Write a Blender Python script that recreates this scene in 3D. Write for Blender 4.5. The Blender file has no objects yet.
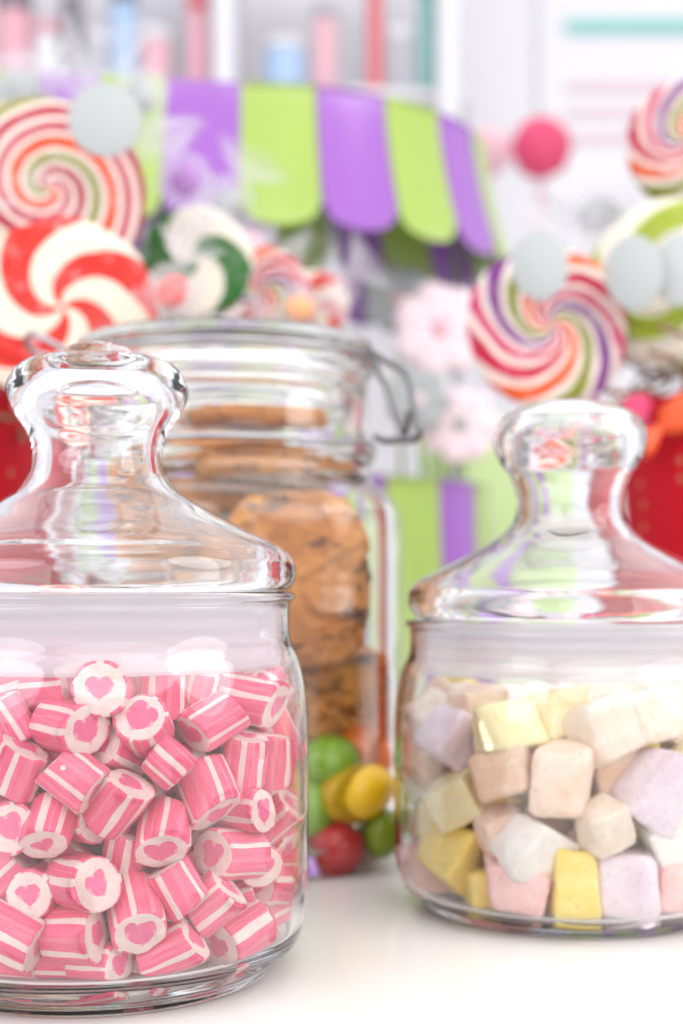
import bpy, bmesh, math, random
import numpy as np
from mathutils import Vector, Matrix, noise
PI = math.pi
random.seed(7)
sc = bpy.context.scene
COL = sc.collection
CAMZ, H, F = 0.1203, 580.0, 1450.0

def P(px, py, Y):
    """point seen at pixel (px, py) at depth Y"""
    return Vector(((px-341.5)*Y/F, Y, CAMZ-(py-H)*Y/F))

# ------------------------------------------------------------------ materials
class N:
    def __init__(s, name):
        s.m = bpy.data.materials.new(name); s.m.use_nodes = True
        s.t = s.m.node_tree; s.t.nodes.clear()
        s.out = s.t.nodes.new('ShaderNodeOutputMaterial')
    def n(s, typ, **kw):
        nd = s.t.nodes.new(typ)
        for k, v in kw.items():
            if k.startswith('i_'):
                key = k[2:]
                key = int(key) if key.isdigit() else key.replace('_', ' ')
                s.set(nd.inputs[key], v)
            else: setattr(nd, k, v)
        return nd
    def set(s, sock, v):
        if isinstance(v, bpy.types.NodeSocket): s.t.links.new(v, sock)
        elif isinstance(v, (tuple, list)) and len(v) == 3 and sock.type == 'RGBA': sock.default_value = (*v, 1)
        else: sock.default_value = v
    def math(s, op, a, b=0.0, c=0.0):
        nd = s.t.nodes.new('ShaderNodeMath'); nd.operation = op
        s.set(nd.inputs[0], a); s.set(nd.inputs[1], b); s.set(nd.inputs[2], c)
        return nd.outputs[0]
    def mix(s, f, a, b):
        nd = s.t.nodes.new('ShaderNodeMix'); nd.data_type = 'RGBA'
        s.set(nd.inputs[0], f); s.set(nd.inputs[6], a); s.set(nd.inputs[7], b)
        return nd.outputs[2]
    def ramp(s, f, stops, interp='LINEAR'):
        nd = s.t.nodes.new('ShaderNodeValToRGB'); cr = nd.color_ramp; cr.interpolation = interp
        while len(cr.elements) < len(stops): cr.elements.new(0.5)
        for e, (p, c) in zip(cr.elements, stops): e.position = p; e.color = (*c, 1)
        s.set(nd.inputs[0], f)
        return nd.outputs[0]
    def noise(s, vec, scale, detail=3, rough=.5):
        nd = s.n('ShaderNodeTexNoise'); nd.inputs['Scale'].default_value = scale
        nd.inputs['Detail'].default_value = detail; nd.inputs['Roughness'].default_value = rough
        if vec is not None: s.set(nd.inputs['Vector'], vec)
        return nd
    def bump(s, h, strength, dist):
        nd = s.n('ShaderNodeBump'); nd.inputs['Strength'].default_value = strength
        nd.inputs['Distance'].default_value = dist; s.set(nd.inputs['Height'], h)
        return nd.outputs[0]
    def pbr(s, color, rough=.5, normal=None, **kw):
        b = s.n('ShaderNodeBsdfPrincipled')
        s.set(b.inputs['Base Color'], color); s.set(b.inputs['Roughness'], rough)
        if normal is not None: s.set(b.inputs['Normal'], normal)
        for k, v in kw.items(): s.set(b.inputs[k.replace('_', ' ')], v)
        s.t.links.new(b.outputs[0], s.out.inputs[0])
        return b
    def coords(s):
        tc = s.n('ShaderNodeTexCoord')
        return tc.outputs['Object']
    def randvec(s, vec):
        oi = s.n('ShaderNodeObjectInfo')
        c = s.n('ShaderNodeVectorMath', operation='MULTIPLY_ADD')
        s.t.links.new(oi.outputs['Random'], c.inputs[0])
        c.inputs[1].default_value = (37., 53., 71.); s.set(c.inputs[2], vec)
        return c.outputs[0], oi.outputs['Random']

def mat_simple(name, color, rough=.5, vary=.12, scale=40, bump=0.0, **kw):
    a = N(name); v = a.coords(); nz = a.noise(v, scale, 4)
    c2 = tuple(c*(1-vary) for c in color)
    c = a.mix(nz.outputs[0], color, c2)
    nm = a.bump(nz.outputs[0], bump, .001) if bump else None
    a.pbr(c, rough, nm, **kw)
    return a.m

def mat_glass(name, tint=(1, 1, 1), ior=1.48):
    a = N(name)
    v = a.coords(); nz = a.noise(v, 38, 1)
    g = a.n('ShaderNodeBsdfGlass'); g.inputs['Color'].default_value = (*tint, 1)
    g.inputs['Roughness'].default_value = 0.0; g.inputs['IOR'].default_value = ior
    a.t.links.new(a.bump(nz.outputs[0], .18, .0012), g.inputs['Normal'])
    a.t.links.new(g.outputs[0], a.out.inputs[0])
    return a.m
M_GLASS = mat_glass('jar_glass', (.985, .99, .995))
M_GLASS2 = mat_glass('storage_jar_glass', (.98, .99, .985))

def mat_seal():
    a = N('milky_polyethylene')
    tr = a.n('ShaderNodeBsdfTransparent')
    d = a.n('ShaderNodeBsdfPrincipled'); d.inputs['Base Color'].default_value = (.93, .9, .93, 1); d.inputs['Roughness'].default_value = .35
    tl = a.n('ShaderNodeBsdfTranslucent'); tl.inputs['Color'].default_value = (.97, .94, .96, 1)
    m1 = a.n('ShaderNodeMixShader'); m1.inputs[0].default_value = .55
    a.t.links.new(d.outputs[0], m1.inputs[1]); a.t.links.new(tl.outputs[0], m1.inputs[2])
    m2 = a.n('ShaderNodeMixShader'); m2.inputs[0].default_value = .68
    a.t.links.new(tr.outputs[0], m2.inputs[1]); a.t.links.new(m1.outputs[0], m2.inputs[2])
    a.t.links.new(m2.outputs[0], a.out.inputs[0])
    return a.m
M_SEAL = mat_seal()

def mat_film(name, color=(.97, .96, .98), f=.28, crinkle=False):
    a = N(name)
    v = a.coords(); nz = a.noise(v, 60, 3)
    tr = a.n('ShaderNodeBsdfTransparent')
    d = a.n('ShaderNodeBsdfPrincipled'); d.inputs['Base Color'].default_value = (*color, 1); d.inputs['Roughness'].default_value = .18
    a.t.links.new(a.bump(nz.outputs[0], .8, .004), d.inputs['Normal'])
    tl = a.n('ShaderNodeBsdfTranslucent'); tl.inputs['Color'].default_value = (*color, 1)
    m1 = a.n('ShaderNodeMixShader'); m1.inputs[0].default_value = .4
    a.t.links.new(d.outputs[0], m1.inputs[1]); a.t.links.new(tl.outputs[0], m1.inputs[2])
    m2 = a.n('ShaderNodeMixShader')
    fac = a.math('MAXIMUM', a.math('MULTIPLY_ADD', a.math('SUBTRACT', nz.outputs[0], .5), f*1.6, f*.6), .004)
    if crinkle: fac = a.math('MAXIMUM', a.math('MULTIPLY', a.math('SUBTRACT', a.noise(v, 95, 4).outputs[0], .56), 2.2), .012)
    a.t.links.new(fac, m2.inputs[0])
    a.t.links.new(tr.outputs[0], m2.inputs[1]); a.t.links.new(m1.outputs[0], m2.inputs[2])
    a.t.links.new(m2.outputs[0], a.out.inputs[0])
    return a.m
M_FILM = mat_film('cellophane', (.80, .81, .85), f=.03, crinkle=True)
M_FILM2 = mat_film('cloudy_cellophane', (.72, .72, .76), f=.42)

def mat_rock():
    a = N('pink_heart_rock_candy')
    v = a.coords()
    rv, rnd = a.randvec(v)
    st0 = a.n('ShaderNodeMapping'); st0.inputs['Scale'].default_value = (1, 1, .25); a.t.links.new(rv, st0.inputs[0])
    nz = a.noise(st0.outputs[0], 1.1, 2)
    off = a.n('ShaderNodeVectorMath', operation='SUBTRACT'); a.t.links.new(nz.outputs['Color'], off.inputs[0]); off.inputs[1].default_value = (.5, .5, .5)
    dv = a.n('ShaderNodeVectorMath', operation='MULTIPLY_ADD'); a.t.links.new(off.outputs[0], dv.inputs[0]); dv.inputs[1].default_value = (.40, .40, 0); a.t.links.new(v, dv.inputs[2])
    sp = a.n('ShaderNodeSeparateXYZ'); a.t.links.new(dv.outputs[0], sp.inputs[0])
    sp0 = a.n('ShaderNodeSeparateXYZ'); a.t.links.new(v, sp0.inputs[0])
    x, y = sp.outputs[0], sp.outputs[1]
    hs = a.math('MULTIPLY_ADD', rnd, .7, 2.0)
    hx = a.math('MULTIPLY', x, hs); hy = a.math('MULTIPLY_ADD', y, hs, .12)
    x2 = a.math('MULTIPLY', hx, hx); y2 = a.math('MULTIPLY', hy, hy)
    q = a.math('SUBTRACT', a.math('ADD', x2, y2), 1.0)
    q3 = a.math('MULTIPLY', q, a.math('MULTIPLY', q, q))
    y3 = a.math('MULTIPLY', hy, y2)
    h = a.math('SUBTRACT', q3, a.math('MULTIPLY', x2, y3))
    heart = a.math('MULTIPLY_ADD', h, -14.0, .5); heart = a.math('MINIMUM', a.math('MAXIMUM', heart, 0), 1)
    # no heart on the outside
    x0, y0 = sp0.outputs[0], sp0.outputs[1]
    r = a.math('SQRT', a.math('ADD', a.math('MULTIPLY', x0, x0), a.math('MULTIPLY', y0, y0)))
    shell = a.math('GREATER_THAN', a.math('ADD', r, a.math('MULTIPLY', off.outputs[0], .05)), .90)
    ang = a.math('DIVIDE', a.math('ARCTAN2', y, x), 2*PI)
    ang = a.math('ADD', ang, a.math('MULTIPLY', rnd, 5.3))
    ang = a.math('ADD', ang, a.math('MULTIPLY', a.math('SINE', a.math('MULTIPLY', ang, 2*PI*3)), .022))
    f6 = a.math('FRACT', a.math('ADD', a.math('MULTIPLY', ang, 6.0), 8.0))
    wid = a.math('MULTIPLY_ADD', rnd, .10, .19)
    tri = a.math('ABSOLUTE', a.math('SUBTRACT', f6, .5))
    white = a.math('MINIMUM', a.math('MAXIMUM', a.math('MULTIPLY', a.math('SUBTRACT', a.math('MULTIPLY', wid, .62), tri), 40.), 0), 1)
    fine = a.math('MULTIPLY', a.math('GREATER_THAN', tri, .455), .16)
    st = a.n('ShaderNodeMapping'); st.inputs['Scale'].default_value = (5, 5, .7); a.t.links.new(rv, st.inputs[0])
    nz2 = a.noise(st.outputs[0], 1.2, 4, .6)
    pink = a.ramp(nz2.outputs[0], [(.3, (.77, .09, .18)), (.5, (.84, .145, .25)), (.75, (.87, .22, .32))])
    pink = a.mix(a.math('MULTIPLY', rnd, .38), pink, (.70, .05, .16))
    cream = a.ramp(a.noise(rv, 3, 4).outputs[0], [(.3, (.78, .57, .52)), (.7, (.82, .66, .60))])
    pink = a.mix(fine, pink, (.90, .55, .56))
    side = a.mix(white, pink, cream)
    face = a.mix(heart, cream, a.mix(nz2.outputs[0], (.74, .09, .23), (.84, .19, .33)))
    vor = a.n('ShaderNodeTexVoronoi'); vor.inputs['Scale'].default_value = 3.2; a.t.links.new(rv, vor.inputs['Vector'])
    hole = a.math('LESS_THAN', vor.outputs['Distance'], .075)
    face = a.mix(a.math('MULTIPLY', hole, .7), face, (.5, .12, .12))
    c = a.mix(shell, face, side)
    nb = a.noise(rv, 7, 5, .6)
    hgt = a.math('SUBTRACT', nb.outputs[0], a.math('MULTIPLY', hole, .8))
    b = a.pbr(c, a.math('MULTIPLY_ADD', nb.outputs[0], .3, .18), a.bump(hgt, .35, .0006))
    b.inputs['Subsurface Weight'].default_value = .35
    b.inputs['Subsurface Radius'].default_value = (1, .45, .5); b.inputs['Subsurface Scale'].default_value = .0015
    return a.m
M_ROCK = mat_rock()

def mat_marsh(name, c1, c2):
    a = N(name)
    v = a.coords(); rv, rnd = a.randvec(v)
    n1 = a.noise(rv, 1.3, 5, .65); n2 = a.noise(rv, 19, 4, .7)
    vor = a.n('ShaderNodeTexVoronoi'); vor.inputs['Scale'].default_value = 4.2; a.t.links.new(rv, vor.inputs['Vector'])
    pore = a.math('LESS_THAN', a.math('ADD', vor.outputs['Distance'], a.math('MULTIPLY', n2.outputs[0], .1)), .20)
    c = a.ramp(n1.outputs[0], [(.35, c1), (.68, c2)])
    c = a.mix(a.math('MULTIPLY', pore, .7), c, tuple(x*.62 for x in c1))
    dust = a.math('MULTIPLY', a.math('GREATER_THAN', n2.outputs[0],   .60), .25)
    c = a.mix(dust, c, (.93, .90, .87))
    hgt = a.math('SUBTRACT', n2.outputs[0], a.math('MULTIPLY', pore, .9))
    b = a.pbr(c, .75, a.bump(hgt, .30, .0007))
    b.inputs['Subsurface Weight'].default_value = .3
    b.inputs['Subsurface Radius'].default_value = (1, .7, .55); b.inputs['Subsurface Scale'].default_value = .002
    return a.m
MARSH = {
    'yellow': mat_marsh('yellow_fondant', (.90, .66, .13), (.92, .75, .26)),
    'pale yellow': mat_marsh('pale_yellow_fondant', (.92, .78, .38), (.94, .86, .60)),
    'peach': mat_marsh('peach_fondant', (.93, .66, .48), (.95, .80, .68)),
    'lilac': mat_marsh('lilac_fondant', (.80, .64, .70), (.87, .77, .80)),
    'pink': mat_marsh('pink_fondant', (.92, .50, .46), (.94, .66, .61)),
    'white': mat_marsh('white_fondant', (.93, .84, .75), (.95, .90, .84)),
    'beige': mat_marsh('beige_fondant', (.78, .62, .47), (.90, .79, .67)),
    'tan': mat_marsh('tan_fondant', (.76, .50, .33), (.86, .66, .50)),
}

def mat_cookie():
    a = N('baked_cookie')
    v = a.coords(); rv, rnd = a.randvec(v)
    n1 = a.noise(rv, 30, 6, .65); n2 = a.noise(rv, 140, 4, .7)
    st = a.n('ShaderNodeMapping'); st.inputs['Scale'].default_value = (1, 1.9, 1.4); a.t.links.new(rv, st.inputs[0])
    n3 = a.noise(st.outputs[0], 55, 3, .6)
    c = a.ramp(n1.outputs[0], [(.25, (.26, .07, .010)), (.45, (.52, .18, .024)), (.7, (.68, .30, .06))])
    dark = a.ramp(n3.outputs[0], [(.56, (0, 0, 0)), (.66, (1, 1, 1))])
    c = a.mix(a.math('MULTIPLY', dark, .85), c, (.10, .035, .02))
    hgt = a.math('ADD', n1.outputs[0], a.math('MULTIPLY', n2.outputs[0], .3))
    hgt = a.math('SUBTRACT', hgt, a.math('MULTIPLY', dark, .5))
    a.pbr(c, .7, a.bump(hgt, 1.0, .007))
    return a.m
M_COOKIE = mat_cookie()

def mat_swirl(name, bands, arms, twist, power=.6, warp=.10, R=.05, soft=False):
    """spiral bands about the object's z axis"""
    a = N(name)
    v = a.coords()
    nz = a.noise(v, 22, 2)
    sp = a.n('ShaderNodeSeparateXYZ'); a.t.links.new(v, sp.inputs[0])
    x, y = sp.outputs[0], sp.outputs[1]
    r = a.math('DIVIDE', a.math('SQRT', a.math('ADD', a.math('MULTIPLY', x, x), a.math('MULTIPLY', y, y))), R)
    rp = a.math('POWER', r, power)
    ang = a.math('DIVIDE', a.math('ARCTAN2', y, x), 2*PI)
    t = a.math('ADD', a.math('MULTIPLY', ang, float(arms)), a.math('MULTIPLY', rp, twist))
    t = a.math('ADD', t, a.math('MULTIPLY', nz.outputs[0], warp*arms))
    t = a.math('FRACT', a.math('ADD', t, 20.0))
    st = []; n = len(bands); tot = sum(w for w, c in bands); p = 0
    for w, c in bands:
        st.append((p/tot, c)); p += w
    c = a.ramp(t, st, 'CONSTANT')
    n2 = a.noise(v, 70, 4)
    c = a.mix(a.math('MULTIPLY', a.math('MAXIMUM', a.math('SUBTRACT', n2.outputs[0], .55), 0), .5), c, (.7, .45, .38))
    a.pbr(c, .34, a.bump(n2.outputs[0], .2, .002), Specular_IOR_Level=.25)
    return a.m
CW = (.64, .56, .50)
M_RAIN = mat_swirl('rainbow_swirl_sugar', [(1.4, (.42, .004, .04)), (.8, CW), (1.4, (.58, .07, .003)), (.8, CW), (1.4, (.17, .18, .006)), (.8, CW), (1.2, (.14, .012, .17)), (.7, CW), (1.2, (.44, .02, .10)), (.8, CW)], 2, 1.15)
M_RAIN2 = mat_swirl('rainbow_coil_sugar', [(1.5, (.32, .003, .025)), (.8, CW), (1.3, (.18, .18, .008)), (.9, CW), (1.6, (.56, .05, .003)), (.8, CW), (1.2, (.38, .015, .05)), (.9, CW)], 1, 1.5, power=.9)
M_REDW = mat_swirl('red_cream_swirl_sugar', [(1, (.50, .012, .005)), (1.05, (.66, .57, .46))], 4, 1.3, power=.9, warp=.06)
M_GREENW = mat_swirl('green_cream_swirl_sugar', [(1.1, (.015, .11, .012)), (1.5, (.66, .60, .52))], 2, 1.0, power=.9, warp=.08)
M_LIMEW = mat_swirl('lime_cream_swirl_sugar', [(1, (.26, .33, .02)), (1.1, (.64, .60, .50))], 3, 1.5, power=.9, warp=.08)

def mat_dots(name, base, dot, scale, size):
    a = N(name); v = a.coords()
    vor = a.n('ShaderNodeTexVoronoi'); vor.inputs['Scale'].default_value = scale; vor.inputs['Randomness'].default_value = .35
    a.t.links.new(v, vor.inputs['Vector'])
    f = a.math('LESS_THAN', vor.outputs['Distance'], size)
    a.pbr(a.mix(f, base, dot), .6, Specular_IOR_Level=.15)
    return a.m
M_POT = mat_dots('red_dotted_card', (.42, .004, .014), (.42, .15, .08), 75, .16)

M_WIRE = mat_simple('steel_wire', (.40, .40, .42), .28, .1, Metallic=1.0)
M_CLASP = mat_simple('dull_steel_wire', (.20, .20, .21), .45, .1, Metallic=1.0)
M_WHITE = mat_simple('white_card', (.34, .36, .36), .6, .04)
M_STICK = mat_simple('white_stick', (.85, .83, .80), .4, .05)
M_LIME = mat_simple('lime_paper', (.28, .41, .05), .24, .08, 8, Specular_IOR_Level=1.0)
M_PURPLE = mat_simple('purple_paper', (.25, .06, .40), .24, .10, 8, Specular_IOR_Level=1.0)
M_PINK = mat_simple('pink_paper', (.62, .05, .14), .6, .1, 20)
M_PALEPINK = mat_simple('pale_pink_paper', (.70, .42, .48), .6, .1, 20)
M_ORANGE = mat_simple('orange_foil', (.70, .08, .01), .35, .2, 60, .4)
M_SHRED = mat_simple('brown_paper_shred', (.30, .16, .09), .7, .5, 90, .5)

# ------------------------------------------------------------------ helpers
def link(o, parent=None):
    COL.objects.link(o)
    if parent is not None: o.parent = parent
    return o
def mesh_obj(name, verts, faces, mat, parent=None, smooth=True):
    me = bpy.data.meshes.new(name); me.from_pydata([tuple(v) for v in verts], [], faces); me.update()
    if smooth: me.polygons.foreach_set('use_smooth', [True]*len(me.polygons))
    me.materials.append(mat)
    return link(bpy.data.objects.new(name, me), parent)
def empty(name, loc=(0, 0, 0)):
    o = bpy.data.objects.new(name, None); o.location = loc; o.empty_display_size = .02
    return link(o)
def tag(o, label, cat, group=None):
    o['label'] = label; o['category'] = cat
    if group: o['group'] = group
    return o
def catmull(pts, k=6):
    out = []
    n = len(pts)
    for i in range(n-1):
        p0 = pts[max(i-1, 0)]; p1 = pts[i]; p2 = pts[i+1]; p3 = pts[min(i+2, n-1)]
        for j in range(k):
            t = j/k; t2 = t*t; t3 = t2*t
            # cubic, tension .42
            q = []
            for c in range(len(p1)):
                m1 = .42*(p2[c]-p0[c]); m2 = .42*(p3[c]-p1[c])
                q.append((2*t3-3*t2+1)*p1[c]+(t3-2*t2+t)*m1+(-2*t3+3*t2)*p2[c]+(t3-t2)*m2)
            out.append(tuple(q))
    out.append(tuple(pts[-1]))
    return out
def lathe(name, prof, mat, parent=None, seg=144, smooth_k=5, closed=False, shape=None):
    """prof: (r, z); r=0 ends become poles. closed: the last joins the first. shape(theta, r, z) -> (x, y, z)"""
    pr = catmull(prof + ([prof[0]] if closed else []), smooth_k) if smooth_k > 1 else list(prof)
    if closed: pr = pr[:-1]
    verts, rings = [], []
    for r, z in pr:
        if r < 1e-6:
            rings.append([len(verts)]); verts.append((0, 0, z))
        else:
            s = len(verts)
            for i in range(seg):
                th = 2*PI*i/seg
                verts.append(shape(th, r, z) if shape else (r*math.cos(th), r*math.sin(th), z))
            rings.append(list(range(s, s+seg)))
    faces = []
    L = len(rings)
    for a in range(L if closed else L-1):
        A, B = rings[a], rings[(a+1) % L]
        for i in range(seg):
            j = (i+1) % seg
            if len(A) == 1 and len(B) == 1: continue
            if len(A) == 1: faces.append((A[0], B[j], B[i]))
            elif len(B) == 1: faces.append((A[i], A[j], B[0]))
            else: faces.append((A[i], A[j], B[j], B[i]))
    o = mesh_obj(name, verts, faces, mat, parent)
    bm = bmesh.new(); bm.from_mesh(o.data); bmesh.ops.recalc_face_normals(bm, faces=bm.faces[:]); bm.to_mesh(o.data); bm.free()
    o.data.polygons.foreach_set('use_smooth', [True]*len(o.data.polygons))
    return o
def tube_data(pts, r, seg=10, closed=False):
    pts = [Vector(p) for p in pts]; n = len(pts); verts = []; faces = []
    up = Vector((.13, .21, .97))
    for i, p in enumerate(pts):
        a = pts[(i-1) % n] if (closed or i > 0) else p
        b = pts[(i+1) % n] if (closed or i < n-1) else p
        t = (b-a).normalized(); x = t.cross(up)
        if x.length < 1e-3: x = t.cross(Vector((1, 0, 0)))
        x.normalize(); y = t.cross(x)
        for k in range(seg):
            th = 2*PI*k/seg
            verts.append(p + (x*math.cos(th)+y*math.sin(th))*r)
    for i in range(n if closed else n-1):
        for k in range(seg):
            a = i*seg+k; b = i*seg+(k+1) % seg
            c = ((i+1) % n)*seg+(k+1) % seg; d = ((i+1) % n)*seg+k
            faces.append((a, b, c, d))
    if not closed:
        faces.append(tuple(range(seg))[::-1]); faces.append(tuple(range((n-1)*seg, n*seg)))
    return verts, faces
def tube(name, pts, r, mat, parent=None, seg=10, closed=False, smooth_k=1):
    if smooth_k > 1: pts = catmull([tuple(p) for p in pts], smooth_k)
    v, f = tube_data(pts, r, seg, closed)
    return mesh_obj(name, v, f, mat, parent)
def box_data(w, d, h, bev=.1, n=5):
    """rounded box grid, centred"""
    bm = bmesh.new(); bmesh.ops.create_cube(bm, size=2)
    bmesh.ops.subdivide_edges(bm, edges=bm.edges[:], cuts=n, use_grid_fill=True)
    for v in bm.verts:
        p = v.co; m = (abs(p.x)**8+abs(p.y)**8+abs(p.z)**8)**(1/8)
        p = p/m
        v.co = Vector((p.x*w/2, p.y*d/2, p.z*h/2))
    return bm
def bm_obj(name, bm, mat, parent=None, smooth=True):
    me = bpy.data.meshes.new(name); bm.to_mesh(me); bm.free()
    if smooth: me.polygons.foreach_set('use_smooth', [True]*len(me.polygons))
    me.materials.append(mat)
    return link(bpy.data.objects.new(name, me), parent)
def rounded_box(name, w, d, h, mat, loc, parent=None):
    o = bm_obj(name, box_data(w, d, h), mat, parent); o.location = loc
    return o

# ------------------------------------------------------------------ table and wall
def mat_table():
    a = N('white_lacquer'); v = a.coords()
    n1 = a.noise(v, 3, 3); n2 = a.noise(v, 220, 3)
    c = a.ramp(n1.outputs[0], [(.3, (.68, .65, .63)), (.7, (.71, .685, .665))])
    a.pbr(c, a.math('MULTIPLY_ADD', n1.outputs[0], .12, .16), a.bump(n2.outputs[0], .06, .0004))
    return a.m
bm = bmesh.new(); bmesh.ops.create_cube(bm, size=1)
for v in bm.verts: v.co = Vector((v.co.x*3.6, v.co.y*3.3+1.25, v.co.z*.04-.02))
bmesh.ops.bevel(bm, geom=bm.edges[:], offset=.004, segments=2, affect='EDGES')
tb = bm_obj('tabletop', bm, mat_table(), smooth=False); tb['kind'] = 'structure'
def mat_wall():
    a = N('white_wall_paint'); v = a.coords(); n1 = a.noise(v, 2.0, 3)
    c = a.ramp(n1.outputs[0], [(.3, (.66, .655, .69)), (.7, (.71, .70, .72))])
    a.pbr(c, .7); return a.m
M_WALL = mat_wall()
bm = bmesh.new(); bmesh.ops.create_cube(bm, size=1)
for v in bm.verts: v.co = Vector((v.co.x*5, v.co.y*.05+3.225, v.co.z*2.6+.9))
w = bm_obj('wall', bm, M_WALL, smooth=False); w['kind'] = 'structure'

# ------------------------------------------------------------------ glass jars with knobbed lids
BODY = [(0, .0028), (.030, .0026), (.044, .0022), (.0490, .0006), (.0515, 0), (.0538, .0012), (.0550, .0038), (.0580, .0056), (.0618, .0090), (.0642, .0160),
        (.0651, .026), (.0653, .045), (.0653, .066), (.0650, .0785), (.0640, .0890), (.0622, .0965), (.0602, .1010), (.0595, .1050), (.0595, .1125),
        (.0609, .1142), (.0612, .1154), (.0602, .1166), (.0588, .1168), (.0577, .1160), (.0574, .1120), (.0574, .1040), (.0580, .0995), (.0598, .0950),
        (.0614, .0880), (.0625, .0780), (.0628, .060), (.0628, .035), (.0622, .0225), (.0608, .0142), (.0578, .0108), (.0528, .0093), (.030, .0088), (0, .0087)]
BODY_B = BODY[:-5]+[(.0612, .0140), (.0585, .0092), (.0530, .0074), (.030, .0070), (0, .0069)]
LID1 = [(0, .1942), (.0045, .1940), (.0090, .1925), (.0118, .1900), (.0132, .1886), (.0150, .1889), (.0190, .1887), (.0235, .1868), (.0266, .1835), (.0280, .1798), (.0274, .1758),
        (.0248, .1705), (.0218, .1660), (.0202, .1610), (.0202, .1565), (.0217, .1520), (.0255, .1472), (.0330, .1428), (.0425, .1377), (.0530, .1325), (.0585, .1293),
        (.0610, .1262), (.0616, .1228), (.0608, .1193), (.0592, .1175), (.0572, .1172), (.0556, .1170), (.0549, .1150), (.0549, .1100), (.0542, .1088), (.0532, .1095), (.0530, .1150),
        (.0533, .1200), (.0520, .1250), (.0470, .1290), (.0390, .1335), (.0290, .1390), (.0215, .1445), (.0170, .1505), (.0158, .1560), (.0158, .1620), (.0172, .1680),
        (.0196, .1730), (.0205, .1770), (.0190, .1805), (.0140, .1828), (.0070, .1838), (0, .1840)]
LID2 = [(0, .1870), (.0080, .1867), (.0160, .1852), (.0225, .1824), (.0268, .1785), (.0284, .1735), (.0279, .1685), (.0255, .1635), (.0224, .1590), (.0203, .1540), (.0196, .1480),
        (.0203, .1435), (.0230, .1390), (.0285, .1345), (.0360, .1305), (.0460, .1255), (.0550, .1208), (.0590, .1175), (.0601, .1140), (.0597, .1100), (.0582, .1072), (.0565, .1067),
        (.0552, .1064), (.0545, .1040), (.0545, .0990), (.0538, .0978), (.0528, .0985), (.0526, .1050), (.0528, .1090), (.0510, .1145), (.0450, .1190), (.0360, .1240), (.0270, .1290),
        (.0200, .1345), (.0165, .1400), (.0155, .1460), (.0158, .1520), (.0176, .1580), (.0205, .1630), (.0222, .1690), (.0218, .1740), (.0185, .1785), (.0120, .1812), (.0060, .1820), (0, .1822)]
def seal_prof(top, bot):
    p = []
    n = 9
    p.append((.0555, top)); 
    for i in range(n+1):
        z = top+(bot-top)*i/n
        p.append((.0570 - (.0006 if i % 2 else 0), z))
    p += [(.0562, bot-.0003), (.0553, bot)]
    return p
JARS = {}
def candy_jar(px, Y, zs, prof, lid, seal_z, label, rot):
    t = empty('candy_jar', ((px-341.5)*Y/F, Y, 0)); tag(t, label, 'jar', 'glass jars with knobbed lids')
    b = lathe('jar_body', [(r, z*zs) for r, z in prof], M_GLASS, t)
    l = lathe('lid', lid, M_GLASS, t)
    l.rotation_euler.z = rot
    s = lathe('seal', seal_prof(*seal_z), M_SEAL, l, closed=True, smooth_k=3)
    JARS[t.name] = t
    return t
jar_a = candy_jar(98, .450, 1.0, BODY, LID1, (.1163, .0950), 'clear round glass jar full of pink striped candies, nearest the camera at left', .3)
jar_b = candy_jar(570, .538, .905, BODY_B, LID2, (.1056, .0872), 'clear round glass jar of pastel sugar cubes under a smooth knobbed lid', 1.1)

# ------------------------------------------------------------------ packing
class Pack:
    def __init__(s, cx, cy, prof, floor, zmax):
        s.c = np.array([cx, cy]); s.prof = prof; s.floor = floor; s.zmax = zmax
        s.C = np.zeros((0, 3)); s.R = np.zeros(0)
    def wall(s, z): return np.interp(z, [p[1] for p in s.prof], [p[0] for p in s.prof])
    def inside(s, C, R, tol=.0006):
        d = np.hypot(C[:, 0]-s.c[0], C[:, 1]-s.c[1])
        return bool(np.all(d+R < s.wall(C[:, 2])+tol) and np.all(C[:, 2]-R > s.floor-tol))
    def hit(s, C, R, tol):
        if len(s.R) == 0: return False
        D = np.sqrt(((C[:, None, :]-s.C[None])**2).sum(-1))
        return bool(np.any(D < R[:, None]+s.R[None]-tol))
    def add(s, C, R): s.C = np.vstack([s.C, C]); s.R = np.concatenate([s.R, R])
def cyl_spheres(L, r, M):
    k = max(0, L/2-r*.9)
    pts = [M @ Vector((0, 0, z)) for z in (-k, 0, k)]
    # small rim spheres mark the square ends
    rs = [r*.93]*3
    for z in (-L/2+r*.28, L/2-r*.28):
        for i in range(6):
            th = i*PI/3
            pts.append(M @ Vector((r*.70*math.cos(th), r*.70*math.sin(th), z))); rs.append(r*.25)
    return np.array([tuple(p) for p in pts]), np.array(rs)
def cube_spheres(w, d, h, M):
    pts, rs = [], []
    q = min(w, d, h)
    for a in (-1, 1):
        for b in (-1, 1):
            for c in (-1, 1):
                pts.append(M @ Vector((a*w*.27, b*d*.27, c*h*.27))); rs.append(q*.23)
                pts.append(M @ Vector((a*w*.37, b*d*.37, c*h*.37))); rs.append(q*.09)
    pts.append(M @ Vector((0, 0, 0))); rs.append(q*.47)
    return np.array([tuple(p) for p in pts]), np.array(rs)
def frame_from(ax, roll):
    z = Vector((ax[0], -ax[2], ax[1])).normalized()
    up = Vector((0, 0, 1)) if abs(z.z) < .93 else Vector((0, 1, 0))
    y = (up-z*up.dot(z)).normalized(); x = y.cross(z)
    M = Matrix((x, y, z)).transposed()
    return M @ Matrix.Rotation(roll, 3, 'Z')

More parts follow.
